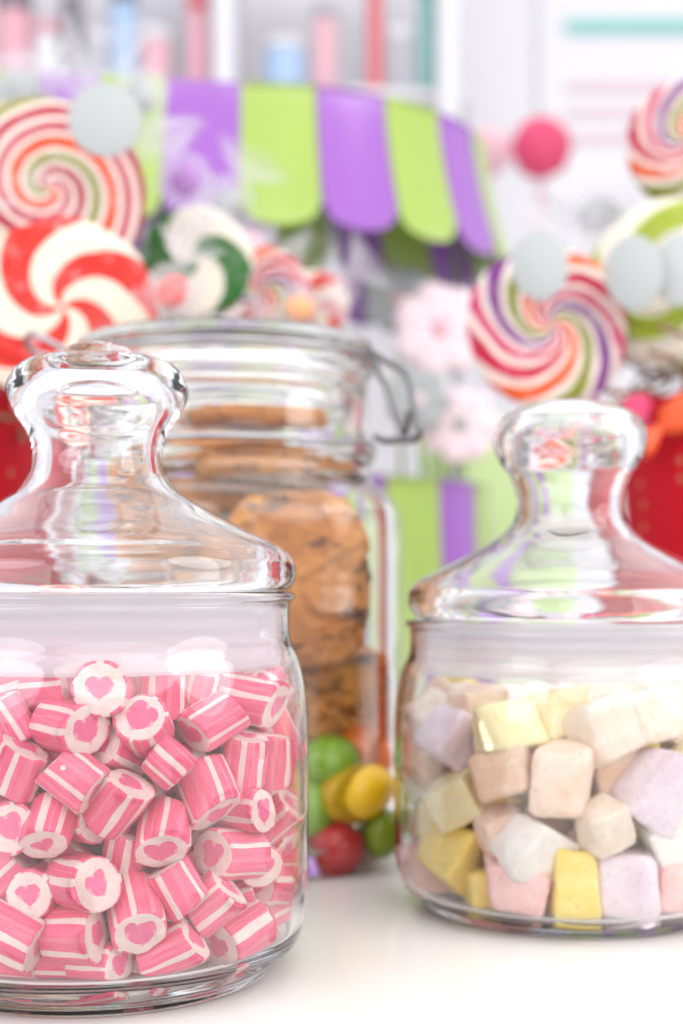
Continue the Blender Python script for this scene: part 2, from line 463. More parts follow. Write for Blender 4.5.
def rock_mesh(seed, L):
    """unit radius rod of length L with slightly crushed outline and rough cut ends"""
    rnd = random.Random(seed); seg = 40
    ov = rnd.uniform(.0, .08); pa = rnd.uniform(0, PI); nf = rnd.choice([6, 7, 8]); pf = rnd.uniform(0, 6)
    tx, ty = rnd.uniform(-.24, .24), rnd.uniform(-.24, .24); ux, uy = rnd.uniform(-.24, .24), rnd.uniform(-.24, .24)
    prof = [(0, -1, 0), (.3, -1, -.01), (.55, -1, -.02), (.75, -1, 0), (.88, -1, .012), (.955, -1, .035), (.99, -1, .08), (1, -1, .16), (1, -.5, 0), (1, 0, 0), (1, .5, 0), (1, 1, -.16), (.99, 1, -.08), (.955, 1, -.035), (.88, 1, -.012), (.75, 1, 0), (.55, 1, .02), (.3, 1, .01), (0, 1, 0)]
    verts, rings = [], []
    for r, e, dz in prof:
        if r == 0:
            rings.append([len(verts)]); verts.append(Vector((0, 0, e*L/2+dz))); continue
        s = len(verts)
        for i in range(seg):
            th = 2*PI*i/seg
            rr = r*(1+ov*math.cos(2*(th-pa))+.022*math.cos(nf*th+pf))
            x, y = rr*math.cos(th), rr*math.sin(th)
            p = Vector((x, y, seed*3.1))
            z = e*L/2+dz+(tx*x+ty*y if e > 0 else (ux*x+uy*y if e < 0 else 0))*abs(e)
            z += .06*noise.noise(p*2.2)*abs(e)
            w = noise.noise(Vector((x, y, z+seed*5))*1.4)*.06
            verts.append(Vector((x*(1+w), y*(1+w), z)))
        rings.append(list(range(s, s+seg)))
    faces = []
    for a in range(len(rings)-1):
        A, B = rings[a], rings[a+1]
        for i in range(seg):
            j = (i+1) % seg
            if len(A) == 1: faces.append((A[0], B[j], B[i]))
            elif len(B) == 1: faces.append((A[i], A[j], B[0]))
            else: faces.append((A[i], A[j], B[j], B[i]))
    me = bpy.data.meshes.new('rock_candy'); me.from_pydata([tuple(v) for v in verts], [], faces); me.update()
    me.polygons.foreach_set('use_smooth', [True]*len(me.polygons)); me.materials.append(M_ROCK)
    return me
LENS = [2.0, 2.2, 2.4, 2.6, 3.0]
ROCKS = {(L, v): rock_mesh(int(L*10)+v*7, L*.87) for L in LENS for v in range(4)}

Rw = [(.0555, .0092), (.0598, .0130), (.0618, .0195), (.0627, .033), (.0627, .066), (.0624, .0785), (.0612, .0885), (.0595, .096), (.0570, .105)]
# front pieces, nearest first: px, py, axis of the end turned to us (right, up, towards us), roll deg, diameter px (at .39 m), length/radius, label
ROCK = [
 (83, 881, (.62, .05, .75), 25, 54, 2.4, 'pink striped candy with its heart turned right, below the candy stack\'s centre'),
 (75, 777, (.80, -.60, .12), 15, 50, 2.2, 'square-looking pink candy striped down to the right, left of the centre'),
 (206, 790, (.36, -.75, .50), 10, 57, 2.2, 'plump deep pink candy with a flattened heart on its lower end'),
 (210, 721, (-.74, -.45, .45), -40, 48, 2.4, 'light pink striped candy whose narrow heart looks down left'),
 (118, 801, (.52, .66, .40), 30, 50, 2.4, 'pink candy leaning right with a sliver of heart on its upper end'),
 (163, 832, (.02, -.52, .84), 0, 52, 2.4, 'upright pink candy with a heart on its rounded bottom end, mid pile'),
 (68, 726, (.70, -.06, .66), 20, 52, 2.6, 'large pale candy with a dark leaning heart on its right face'),
 (74, 934, (.86, .08, .46), 10, 52, 2.4, 'long horizontal striped candy with a thin heart at right, second row from the bottom'),
 (134, 909, (.28, -.60, .74), 10, 52, 2.6, 'pink candy sloping down with a wide heart facing the viewer'),
 (210, 901, (.74, .64, .10), 10, 48, 2.2, 'striped pink candy slanting up right beside the horizontal heart piece'),
 (176, 886, (.50, -.84, .12), 25, 46, 2.2, 'pale pink striped candy leaning left, hidden face under the mid heart'),
 (231, 853, (-.72, .10, .66), -10, 50, 2.4, 'pale candy with a heart on its left face near the jar\'s right side'),
 (245, 940, (-.62, -.30, .70), -15, 52, 2.6, 'candy with a bold heart at lower right resting above the jar floor'),
 (144, 726, (-.05, .42, .88), -30, 50, 2.2, 'round cream face with a crooked heart just under the white seal'),
 (115, 750, (-.36, .36, .84), 30, 46, 2.6, 'small cream face with a heart tipped over, above the centre'),
 (50, 823, (-.10, -.72, .66), 5, 46, 2.4, 'deep pink upright candy with a small heart at its foot, left side'),
 (250, 809, (.78, .02, .56), 0, 46, 2.4, 'pale striped candy with an oval heart by the right glass wall'),
 (167, 763, (.72, -.60, .15), 0, 42, 2.0, 'short deep pink striped stub between two larger candies'),
 (14, 935, (.86, -.34, .22), 10, 52, 2.4, 'broad striped candy cut by the photo\'s left edge near the floor'),
 (18, 768, (.38, .88, .20), 0, 50, 2.2, 'candy with wide cream stripes at the left edge, mid height'),
 (170, 948, (.86, .42, .08), 20, 46, 2.6, 'long pink candy with two stripes slanting up right near the floor'),
 (98, 966, (.90, .03, .38), 0, 42, 2.6, 'bottom row candy with a dark end on its right'),
 (262, 868, (.25, -.02, .95), -25, 46, 2.2, 'cream face with a tilted pale heart close to the right wall'),
 (250, 706, (.94, -.20, .16), 0, 50, 3.0, 'long pale candy lying level high on the right'),
 (272, 764, (.08, .96, .12), 0, 50, 2.4, 'upright pale pink candy with cream stripes along the right wall'),
 (39, 890, (-.18, .0, .96), 15, 48, 2.2, 'cream face with tiny bubbles and half a hidden heart'),
 (8, 873, (.68, .68, .12), 0, 46, 2.4, 'striped candy slanting up right at the left edge, lower half'),
 (104, 690, (.0, .10, .97), 0, 52, 2.2, 'blurry cream face with a square heart right under the seal'),
 (10, 721, (-.48, .84, .18), 0, 44, 2.6, 'thin pink candy leaning left at the left edge near the top'),
 (160, 688, (.03, .96, .12), 0, 50, 2.4, 'upright candy with fine pale stripes under the seal'),
 (50, 686, (.92, .08, .34), 0, 50, 2.4, 'pale candy with a glossy end under the seal at upper left'),
 (10, 692, (.9, .22, .1), 10, 46, 2.4, 'pale striped candy in the top left corner of the pile'),
 (284, 822, (.64, .62, .2), 10, 40, 2.2, 'small striped candy slanting up right at the right wall'),
 (237, 906, (.90, .36, .06), 20, 44, 2.4, 'striped candy behind the slanting one, lower right'),
 (292, 718, (.55, .20, .72), 0, 44, 2.2, 'pink candy end peeping out high by the right wall'),
 (296, 748, (.45, .70, .30), 0, 44, 2.4, 'narrow pale candy squeezed upright against the right wall'),
 (287, 886, (.96, .03, .14), 0, 44, 2.2, 'short level striped candy against the right wall, low down'),
 (294, 848, (.40, .20, .85), 0, 42, 2.2, 'peach tinted candy end against the right wall'),
 (181, 966, (.25, .55, .72), 0, 46, 2.2, 'pink ended candy tucked below the long slanting one'),
 (55, 974, (.98, .0, .05), 0, 44, 2.4, 'bottom row candy with one broad cream stripe'),
 (14, 974, (.95, -.10, .1), 20, 42, 2.4, 'flat lying candy in the bottom left corner'),
 (11, 826, (.20, .08, .93), 20, 48, 2.2, 'shaded heart face at the left edge, mid height'),
 (137, 962, (.32, .20, .9), 0, 42, 2.2, 'cream candy end in the gap of the bottom row'),
 (125, 852, (.18, .92, .2), 0, 46, 2.4, 'deep pink candy in the shade behind the centre pieces'),
 (262, 899, (-.5, .2, .8), 0, 44, 2.2, 'pale candy behind the lower right heart'),
 (45, 748, (.9, -.15, .1), 0, 44, 2.4, 'mostly hidden pink candy left of the square-looking one'),
 (196, 690, (.2, .9, .3), 0, 44, 2.4, 'deep pink candy behind the top right pieces'),
 (237, 760, (.1, .95, .2), 0, 46, 2.6, 'dark pink upright candy in the gap at upper right'),
 (216, 690, (.7, .2, .6), 0, 44, 2.4, 'pale candy under the seal right of the fine striped one'),
]
def place_front(pack, px, py, Y0, Y1, spheres, tol):
    """slide the piece back along its sight line from the glass until it fits"""
    C, R = spheres
    for lift in (0, 3, 6, 9, 12, 15):
        for side in (0, -4, 4, -8, 8):
            Y = Y0
            while Y < (Y1 if lift+abs(side) > 12 else Y1-.03):
                T = P(px+side, py-lift, Y)
                CC = C+np.array(tuple(T))
                if pack.inside(CC, R) and not pack.hit(CC, R, tol):
                    pack.add(CC, R); return T
                Y += .0008
    return None
ja = jar_a.location
pa = Pack(ja.x, ja.y, Rw, .0088, .10)
GA = 'pink heart candies in the front jar'
miss = 0
for i, (px, py, ax, roll, dpx, L, label) in enumerate(ROCK):
    r = dpx/2*.395/F*1.07
    M = frame_from(ax, math.radians(roll))
    sph = cyl_spheres(L*.87*r, r, M.to_4x4())
    T = place_front(pa, px, py, ja.y-.066, ja.y+.0, sph, .0024)
    if T is None:
        miss += 1; continue
    o = bpy.data.objects.new('rock_candy', ROCKS[(L, i % 4)])
    o.matrix_world = Matrix.Translation(T) @ M.to_4x4() @ Matrix.Scale(r, 4)
    link(o); tag(o, label, 'candy', GA)
print('front rock misses', miss)
rnd = random.Random(3)
def rand_rot(rnd):
    from mathutils import Quaternion
    q = Quaternion([rnd.gauss(0, 1) for _ in range(4)]); q.normalize()
    return q.to_matrix()
cnt = 0
for zi in range(26):
    zlo = .0089+zi*.0034
    fails = 0
    while fails < 110:
        L = rnd.choice(LENS[:4]); r = rnd.uniform(.0062, .0072); M = rand_rot(rnd)
        C, R = cyl_spheres(L*.87*r, r, M.to_4x4())
        zm = (C[:, 2]-R).min()
        th = rnd.uniform(0, 2*PI); rr = .056*math.sqrt(rnd.uniform(.42 if zi < 19 else 0, 1))
        T = np.array([ja.x+rr*math.cos(th), ja.y+rr*math.sin(th), zlo-zm+rnd.uniform(0, .001)])
        if T[2] > .091-.0 or not pa.inside(C+T, R) or pa.hit(C+T, R, .0024): fails += 1; continue
        pa.add(C+T, R); cnt += 1; fails = 0
        o = bpy.data.objects.new('rock_candy', ROCKS[(L, rnd.randrange(4))])
        o.matrix_world = Matrix.Translation(Vector(T)) @ M.to_4x4() @ Matrix.Scale(r, 4)
        link(o); tag(o, 'pink striped rock candy deep in the pile behind the front layer', 'candy', GA)
print('rock fill', cnt)

# pastel cubes
def cube_mesh(seed, w, d, h, mat):
    """unit-ish block with softened worn corners"""
    bm = bmesh.new(); bmesh.ops.create_cube(bm, size=2)
    bmesh.ops.subdivide_edges(bm, edges=bm.edges[:], cuts=19, use_grid_fill=True)
    rnd = random.Random(seed)
    sk = [rnd.uniform(-.14, .14) for _ in range(6)]; e = rnd.choice([6, 8, 11])
    for v in bm.verts:
        p = v.co.copy(); m = (abs(p.x)**e+abs(p.y)**e+abs(p.z)**e)**(1/e); p = p/m
        q = Vector((p.x*(1+sk[0]*p.z)+sk[1]*p.y, p.y*(1+sk[2]*p.x)+sk[3]*p.z, p.z*(1+sk[4]*p.y)+sk[5]*p.x))
        off = Vector((seed*1.7, seed*.9, seed*2.3))
        k = .05*noise.noise(q*1.3+off)+.03*noise.noise(q*3.7+off)+.02*noise.noise(q*9+off)+.014*noise.noise(q*19+off)
        q = q*(1+k)
        v.co = Vector((q.x*w, q.y*d, q.z*h))
    me = bpy.data.meshes.new('sugar_cube'); bm.to_mesh(me); bm.free()
    me.polygons.foreach_set('use_smooth', [True]*len(me.polygons)); me.materials.append(mat)
    return me
jb = jar_b.location
pb = Pack(jb.x, jb.y, [(r, z*.905) for r, z in [(.0575, .0074), (.0605, .0110), (.0618, .0175)]+Rw[3:]], .0062, .09)
GB = 'pastel sugar cubes in the right jar'
# px, py, w px, h px, d px, yaw, pitch, roll (deg), colour, label
CUBES = [
 (562, 779, 56, 70, 54, -14, 8, -8, 'peach', 'peach sugar cube standing at the centre front'),
 (533, 850, 62, 58, 56, 30, 20, -30, 'white', 'white sugar cube below the central peach one'),
 (605, 729, 62, 62, 56, 20, -15, 24, 'beige', 'big round edged cream cube at the top beside the light glint'),
 (509, 730, 68, 46, 52, 10, -22, 10, 'pale yellow', 'flat pale yellow cube on the top layer'),
 (457, 857, 54, 54, 52, 42, 12, -36, 'yellow', 'bright yellow cube standing on a corner at lower left'),
 (460, 799, 54, 50, 48, -25, 15, 24, 'pale yellow', 'pale yellow cube with pitted faces above the bright yellow one'),
 (603, 826, 46, 48, 44, 30, 14, 22, 'beige', 'small sandy beige cube right of the white one'),
 (656, 790, 64, 70, 58, 25, 10, -32, 'lilac', 'large lilac cube by the right edge of the photo'),
 (628, 885, 60, 68, 56, -18, 4, 2, 'lilac', 'lilac cube in the bottom row'),
 (573, 884, 44, 72, 44, 8, 2, 1, 'yellow', 'tall yellow block in the bottom row'),
 (517, 893, 58, 50, 52, -12, 0, -3, 'pink', 'pink cube in the bottom row under the white one'),
 (455, 737, 52, 56, 50, 30, 10, -34, 'lilac', 'lilac cube at the upper left of the pile'),
 (668, 834, 52, 58, 52, 18, 12, 30, 'white', 'white cube at the right edge, mid height'),
 (675, 886, 46, 50, 50, 5, 0, 2, 'pink', 'pink cube at the right edge of the bottom row'),
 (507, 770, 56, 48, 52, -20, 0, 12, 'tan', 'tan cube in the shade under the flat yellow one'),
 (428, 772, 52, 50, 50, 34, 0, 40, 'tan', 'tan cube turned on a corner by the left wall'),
 (417, 822, 44, 54, 46, 20, 0, -12, 'yellow', 'yellow cube against the left wall'),
 (425, 874, 54, 48, 48, 12, 0, 10, 'pink', 'pink cube low against the left wall'),
 (416, 722, 50, 52, 48, 10, 0, 14, 'peach', 'peach cube high against the left wall'),
 (650, 712, 56, 50, 52, 15, 0, 10, 'peach', 'peach cube behind the lilac one at upper right'),
 (500, 828, 46, 44, 46, 25, 0, 20, 'peach', 'peach cube half hidden behind the white one'),
 (486, 904, 38, 40, 44, 5, 0, 0, 'yellow', 'small yellow cube behind the bottom row at left'),
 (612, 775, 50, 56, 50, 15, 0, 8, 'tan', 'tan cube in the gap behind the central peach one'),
 (556, 712, 50, 46, 50, 28, 0, 8, 'pale yellow', 'pale yellow cube behind the light glint'),
 (480, 706, 50, 40, 46, 30, 0, 12, 'peach', 'peach cube at the back of the top layer, left'),
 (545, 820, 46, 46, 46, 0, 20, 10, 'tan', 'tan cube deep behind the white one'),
]
miss = 0
from mathutils import Euler
for i, (px, py, w, h, d, yaw, pit, roll, colr, label) in enumerate(CUBES):
    s = .483/F*1.02
    M = Matrix.Rotation(math.radians(yaw), 3, 'Z') @ Matrix.Rotation(math.radians(pit), 3, 'X') @ Matrix.Rotation(math.radians(-roll), 3, 'Y')
    sph = cube_spheres(w*s, d*s, h*s, M.to_4x4())
    T = place_front(pb, px, py, jb.y-.066, jb.y+.01, sph, .0034)
    if T is None: miss += 1; print('miss', label); continue
    k = max(w, d, h)*s/2
    me = cube_mesh(i+5, w*s/2/k, d*s/2/k, h*s/2/k, MARSH[colr])
    o = bpy.data.objects.new('sugar_cube', me)
    o.matrix_world = Matrix.Translation(T) @ M.to_4x4() @ Matrix.Scale(k, 4)
    link(o); tag(o, label, 'sweet', GB)
print('front cube misses', miss)
CM = [cube_mesh(50+i, 1, rnd.uniform(.88, 1), rnd.uniform(.85, 1), MARSH[c]) for i, c in enumerate(['peach', 'lilac', 'white', 'yellow', 'pink', 'beige', 'peach', 'pale yellow', 'tan'])]
cnt = 0
for zi in range(24):
    zlo = .0066+zi*.0034; fails = 0
    while fails < 90:
        k = rnd.uniform(.0078, .0093); M = rand_rot(rnd)
        C, R = cube_spheres(2*k*.97, 2*k*.93, 2*k*.93, M.to_4x4())
        zm = (C[:, 2]-R).min()
        th = rnd.uniform(0, 2*PI); rr = .054*math.sqrt(rnd.uniform(.25 if zi < 15 else 0, 1))
        T = np.array([jb.x+rr*math.cos(th), jb.y+rr*math.sin(th), zlo-zm+rnd.uniform(0, .001)])
        if T[2] > .078 or not pb.inside(C+T, R) or pb.hit(C+T, R, .0040): fails += 1; continue
        pb.add(C+T, R); cnt += 1; fails = 0
        o = bpy.data.objects.new('sugar_cube', rnd.choice(CM))
        o.matrix_world = Matrix.Translation(Vector(T)) @ M.to_4x4() @ Matrix.Scale(k, 4)
        link(o); tag(o, 'pastel sugar cube deep in the right jar behind the front ones', 'sweet', GB)
print('cube fill', cnt)

# ------------------------------------------------------------------ clip-top storage jar
JY = .657
jc = Vector(((226-341.5)*JY/F, JY, 0))
def sq(th, r, z):
    """square-shouldered below, round at the neck"""
    t = min(1, max(0, (z-.147)/.020)); t = t*t*(3-2*t)
    n = 3.7*(1-t)+2*t
    a = th
    c, s_ = abs(math.cos(a)), abs(math.sin(a))
    k = (c**n+s_**n)**(-1/n)
    x, y = r*k*math.cos(a), r*k*math.sin(a)
    yw = math.radians(-7)
    return (x*math.cos(yw)-y*math.sin(yw), x*math.sin(yw)+y*math.cos(yw), z)
zz = lambda z: z if z < .12 else .12+(z-.12)*.925
cj = empty('clip_top_jar', jc); tag(cj, 'tall square-shouldered clip-top glass jar with cookies, behind the pink candy jar', 'jar')
CB = [(0, .004), (.040, .0035), (.064, .0025), (.069, .0005), (.0725, 0), (.0755, .0025), (.0775, .007), (.0785, .014), (.0785, .040), (.0785, .090), (.0785, .130), (.0783, .145), (.0770, .1530), (.0735, .1585), (.0695, .1620),
      (.0664, .1650), (.0650, .1685), (.0650, .1710), (.0660, .1730), (.0675, .1750), (.0675, .1780), (.0655, .1800), (.0650, .186), (.0650, .194), (.0648, .2005), (.0635, .2032), (.0615, .2032), (.0605, .2010), (.0604, .186), (.0604, .1690), (.0622, .1640),
      (.0680, .1585), (.0720, .1535), (.0738, .1450), (.0742, .130), (.0742, .090), (.0742, .040), (.0742, .018), (.0728, .0120), (.069, .0092), (.050, .0085), (0, .0085)]
lathe('jar_body', CB, M_GLASS2, cj, shape=sq, seg=192)
CL = [(0, .2335), (.030, .2335), (.050, .2345), (.0580, .2365), (.0630, .2368), (.0662, .2345), (.0668, .2310), (.0655, .2285), (.0650, .2265), (.0662, .2245), (.0668, .2215), (.0655, .2190), (.0640, .2160), (.0645, .2135), (.0635, .2118),
      (.0600, .2118), (.0585, .2095), (.0580, .2020), (.0565, .1995), (.0545, .2010), (.0540, .2120), (.0535, .2220), (.0500, .2265), (.030, .2280), (0, .2280)]
lid = lathe('lid', [(r, zz(z)) for r, z in CL], M_GLASS2, cj, seg=144)
def ring_pts(r, z, n=96): return [(r*math.cos(2*PI*i/n), r*math.sin(2*PI*i/n), z) for i in range(n)]
tube('neck_wire', ring_pts(.0672, .1792), .0015, M_WIRE, cj, closed=True)
tube('lid_wire', ring_pts(.0664, zz(.2268)), .0013, M_WIRE, lid, closed=True)
def jp(px, py, dy=0): 
    p = P(px, py, JY+dy); return (p.x-jc.x, dy, p.z)
k = tube('clasp', [jp(368, 350, -.012), jp(384, 360, -.016), jp(405, 372, -.018), jp(410, 385, -.018), jp(416, 415, -.018), jp(420, 433, -.018), jp(413, 440, -.014), jp(398, 440, -.010), jp(385, 441, -.006), jp(374, 436, -.004)], .0016, M_CLASP, cj, smooth_k=5)
tube('clasp_arm', [jp(373, 352, .010), jp(380, 376, .012), jp(386, 385, .012), jp(394, 410, .010), jp(402, 431, .004), jp(406, 433, -.006), jp(410, 410, -.012)], .0015, M_CLASP, k, smooth_k=5)
k = tube('hinge', [jp(80, 352, -.010), jp(62, 348, -.014), jp(42, 337, -.016), (jp(30, 334, -.012)), jp(26, 341, -.004), jp(34, 352, .002), jp(54, 360, .004), jp(74, 392, .004), jp(78, 430, .004)], .0014, M_WIRE, cj, smooth_k=5)

def cookie(px, py, Y, rad, thick, tilt, yaw, label, seed, sqz=1.0):
    bm = bmesh.new()
    rings = [(0, 1), (.3, 1), (.55, .99), (.75, .94), (.88, .82), (.96, .6), (1.0, .25), (1.0, -.25), (.96, -.6), (.86, -.85), (.7, -.95), (.4, -1), (0, -1)]
    rings = catmull(rings, 5)
    seg = 112; prev = None; off = Vector((seed*3.3, seed*1.9, seed*.7))
    vs = []
    for r, z in rings:
        if r < 1e-6:
            row = [bm.verts.new((0, 0, z*thick/2))]
        else:
            row = []
            for i in range(seg):
                th = 2*PI*i/seg
                n_ = 3.8
                kk = (abs(math.cos(th))**n_+abs(math.sin(th))**n_)**(-1/n_)
                p = Vector((r*rad*kk*math.cos(th)*sqz, r*rad*kk*math.sin(th), z*thick/2))
                d = noise.noise(p*38+off)*.07+noise.noise(p*110+off)*.06+noise.noise(p*260+off)*.05-.10*max(0, .12-abs(noise.noise(p*38-off)))/.12
                p = Vector((p.x*(1+d*.5), p.y*(1+d*.5), p.z*(1+d*3.2)))
                row.append(bm.verts.new(p))
        if prev:
            for i in range(seg):
                j = (i+1) % seg
                if len(prev) == 1: bm.faces.new((prev[0], row[i], row[j]))
                elif len(row) == 1: bm.faces.new((prev[j], prev[i], row[0]))
                else: bm.faces.new((prev[j], prev[i], row[i], row[j]))
        prev = row
    o = bm_obj('cookie', bm, M_COOKIE)
    o.location = P(px, py, Y); o.rotation_euler = (math.radians(90+tilt), 0, math.radians(yaw))
    tag(o, label, 'cookie', 'brown cookies in the clip-top jar')
    return o
YF = JY-.0742
cookie(295, 582, YF+.0125, .0350, .012, -4, 3, 'large golden brown cookie pressed upright against the glass', 1, .82)
cookie(326, 703, YF+.030, .0255, .018, 14, 12, 'smaller darker cookie below the large golden one', 2)
cookie(196, 560, YF+.055, .0340, .014, -8, 24, 'shaded cookie standing left of the large front one', 3)
cookie(232, 700, YF+.045, .0320, .015, 80, 0, 'cookie lying flat behind the pink candy jar', 4)
cookie(280, 600, YF+.062, .0360, .014, 6, -8, 'cookie standing right behind the large front one', 5)
cookie(270, 476, YF+.060, .0330, .014, 82, 10, 'cookie lying flat under the jar neck', 6)
cookie(210, 455, YF+.072, .0300, .013, 86, 30, 'cookie lying on top inside the jar neck, left side', 7)
cookie(250, 422, YF+.078, .0300, .012, 91, 30, 'topmost cookie inside the jar neck', 8)
cookie(180, 620, YF+.085, .0340, .014, -6, -14, 'cookie at the back left of the clip-top jar', 9)
cookie(250, 540, YF+.100, .0340, .014, 6, 10, 'cookie at the very back of the clip-top jar', 10)

def mat_gum(name, c):
    a = N(name); v = a.coords(); n1 = a.noise(v, 60, 3)
    a.pbr(a.mix(n1.outputs[0], c, tuple(x*.8 for x in c)), .3); return a.m
GUM = {'green': mat_gum('green_shell', (.30, .55, .02)), 'orange': mat_gum('orange_shell', (.90, .20, .02)), 'yellow': mat_gum('yellow_shell', (.95, .58, .01)),
       'red': mat_gum('red_shell', (.80, .04, .05)), 'olive': mat_gum('olive_shell', (.22, .32, .01)), 'white': mat_gum('white_shell', (.85, .78, .68))}
def gum_mesh(c, seed):
    bm = bmesh.new(); bmesh.ops.create_icosphere(bm, subdivisions=4, radius=1)
    for v in bm.verts:
        v.co *= 1+.05*noise.noise(v.co*1.3+Vector((seed, 0, 0)))
    me = bpy.data.meshes.new('chewy_sweet'); bm.to_mesh(me); bm.free()
    me.polygons.foreach_set('use_smooth', [True]*len(me.polygons)); me.materials.append(GUM[c]); return me
GM = {c: gum_mesh(c, i) for i, c in enumerate(GUM)}
def gum(c, loc, sx, sz, roll, label):
    o = bpy.data.objects.new('chewy_sweet', GM[c]); o.location = loc; o.scale = (sx, (sx+sz)/2, sz); o.rotation_euler = (0, math.radians(-roll), 0)
    link(o); tag(o, label, 'sweet', 'bright sweets under the cookies')
gum('yellow', P(355, 792, YF+.0135), .0165, .0122, 16, 'large yellow oval sweet leaning against the glass')
gum('green', P(330, 763, YF+.0200), .0128, .0120, 0, 'bright green round sweet under the smaller cookie')
gum('orange', P(366, 752, YF+.0270), .0130, .0100, -55, 'orange sweet behind the yellow oval one')
gum('red', P(335, 845, YF+.0130), .0106, .0100, 0, 'red round sweet on the jar floor')
gum('olive', P(379, 832, YF+.0170), .0100, .0105, 0, 'olive green sweet at the jar\'s right corner')
gum('green', P(312, 808, YF+.0150), .0095, .0120, 0, 'green sweet half hidden by the pink candy jar')
gum('white', P(366, 852, YF+.0260), .0085, .0080, 0, 'cream sweet between the red and olive ones')
cs = list(GUM)
n_ = 0
for gx in range(-3, 3):
    for gy in range(-2, 3):
        x = jc.x+gx*.0235+(.006 if gy % 2 else 0); y = jc.y+gy*.0235+.008
        for lz in range(2):
            if gx >= 1 and gy <= -2: continue
            c = cs[n_ % 5]; n_ += 1
            gum(c, Vector((x+lz*.005, y, .0205+lz*.0205)), .0112, .0108, 0, 'bright sweet deep in the clip-top jar behind the front ones')

# ------------------------------------------------------------------ lollipops
def face_matrix(loc, tilt, yaw):
    """local z looks at the camera side (-Y), tilt up, yaw right"""
    return Matrix.Translation(loc) @ Matrix.Rotation(math.radians(yaw), 4, 'Z') @ Matrix.Rotation(math.radians(90-tilt), 4, 'X')
def lollipop(px, py, Y, R, mat, arms, tilt, yaw, spin, stick_to, label, ys=1.0, film=True, thick=.016, seed=0):
    t = empty('lollipop', P(px, py, Y)); tag(t, label, 'lollipop', 'swirl lollipops in the red buckets')
    seg, nr = 120, 22
    verts, faces = [], []
    def hh(r, th, side):
        base = math.sqrt(max(0, 1-(r)**3.2))*thick/2
        g = .0012*math.cos(2*PI*(arms*th/(2*PI)*2+r*5))*(1-r**6)*min(1, r*4)
        return (base+g*side)*side
    rows = []
    for side in (1, -1):
        rr = [i/nr for i in range(nr+1)]
        if side == -1: rr = rr[::-1][1:]
        for r in rr:
            rs = R*math.sin(r*PI/2)**.9 if r < 1 else R
            q = rs/R
            if r == 0: rows.append([len(verts)]); verts.append((0, 0, side*thick/2)); continue
            s = len(verts)
            for i in range(seg):
                th = 2*PI*i/seg
                w = 1+.012*math.sin(arms*2*th+seed)+.01*math.sin(3*th+seed)
                verts.append((rs*w*math.cos(th), rs*w*math.sin(th)*ys, hh(q, th, side)))
            rows.append(list(range(s, s+seg)))
    for a in range(len(rows)-1):
        A, B = rows[a], rows[a+1]
        for i in range(seg):
            j = (i+1) % seg
            if len(A) == 1: faces.append((A[0], B[i], B[j]))
            elif len(B) == 1: faces.append((A[j], A[i], B[0]))
            else: faces.append((A[j], A[i], B[i], B[j]))
    d = mesh_obj('candy_disc', verts, faces, mat, t)
    FM = face_matrix(Vector((0, 0, 0)), tilt, yaw) @ Matrix.Rotation(math.radians(spin), 4, 'Z')
    d.matrix_local = FM @ Matrix.Scale(R/.05, 4) if False else FM
    e = Vector(stick_to)-t.location
    tube('stick', [e.normalized()*R*.6, e], .0019, M_STICK, t)
    if film:
        # a loose cellophane bag pinched above and below the disc
        vs, fs = [], []; S, Tn = 44, 26
        for side in (1, -1):
            b0 = len(vs)
            for a in range(Tn+1):
                v_ = -1.25+2.75*a/Tn
                wdt = math.sqrt(max(0, 1-min(1, abs(v_))**2.4))*1.12 if abs(v_) < .93 else .42+.5*max(0, v_-.93)
                wdt = max(wdt, .30 if v_ < 0 else .42+.55*max(0, v_-.93))
                for b in range(S+1):
                    u_ = -1+2*b/S
                    x = u_*wdt*R; y = v_*R
                    bul = math.sqrt(max(0, 1-u_*u_))*(.012*(1 if abs(v_) < .9 else .45))
                    cr = .0045*noise.noise(Vector((x*60, y*60, side*7+seed)))+.002*noise.noise(Vector((x*190, y*150, side*3+seed)))
                    vs.append((x+cr, y, (bul+.0012)*side+cr))
            for a in range(Tn):
                for b in range(S):
                    q = b0+a*(S+1)+b; fs.append((q, q+1, q+S+2, q+S+1))
        w_ = mesh_obj('wrapper', vs, fs, M_FILM, t)
        w_.matrix_local = face_matrix(Vector((0, 0, 0)), tilt, yaw+3) @ Matrix.Rotation(math.radians(random.uniform(-25, 25)), 4, 'Z')
    return t

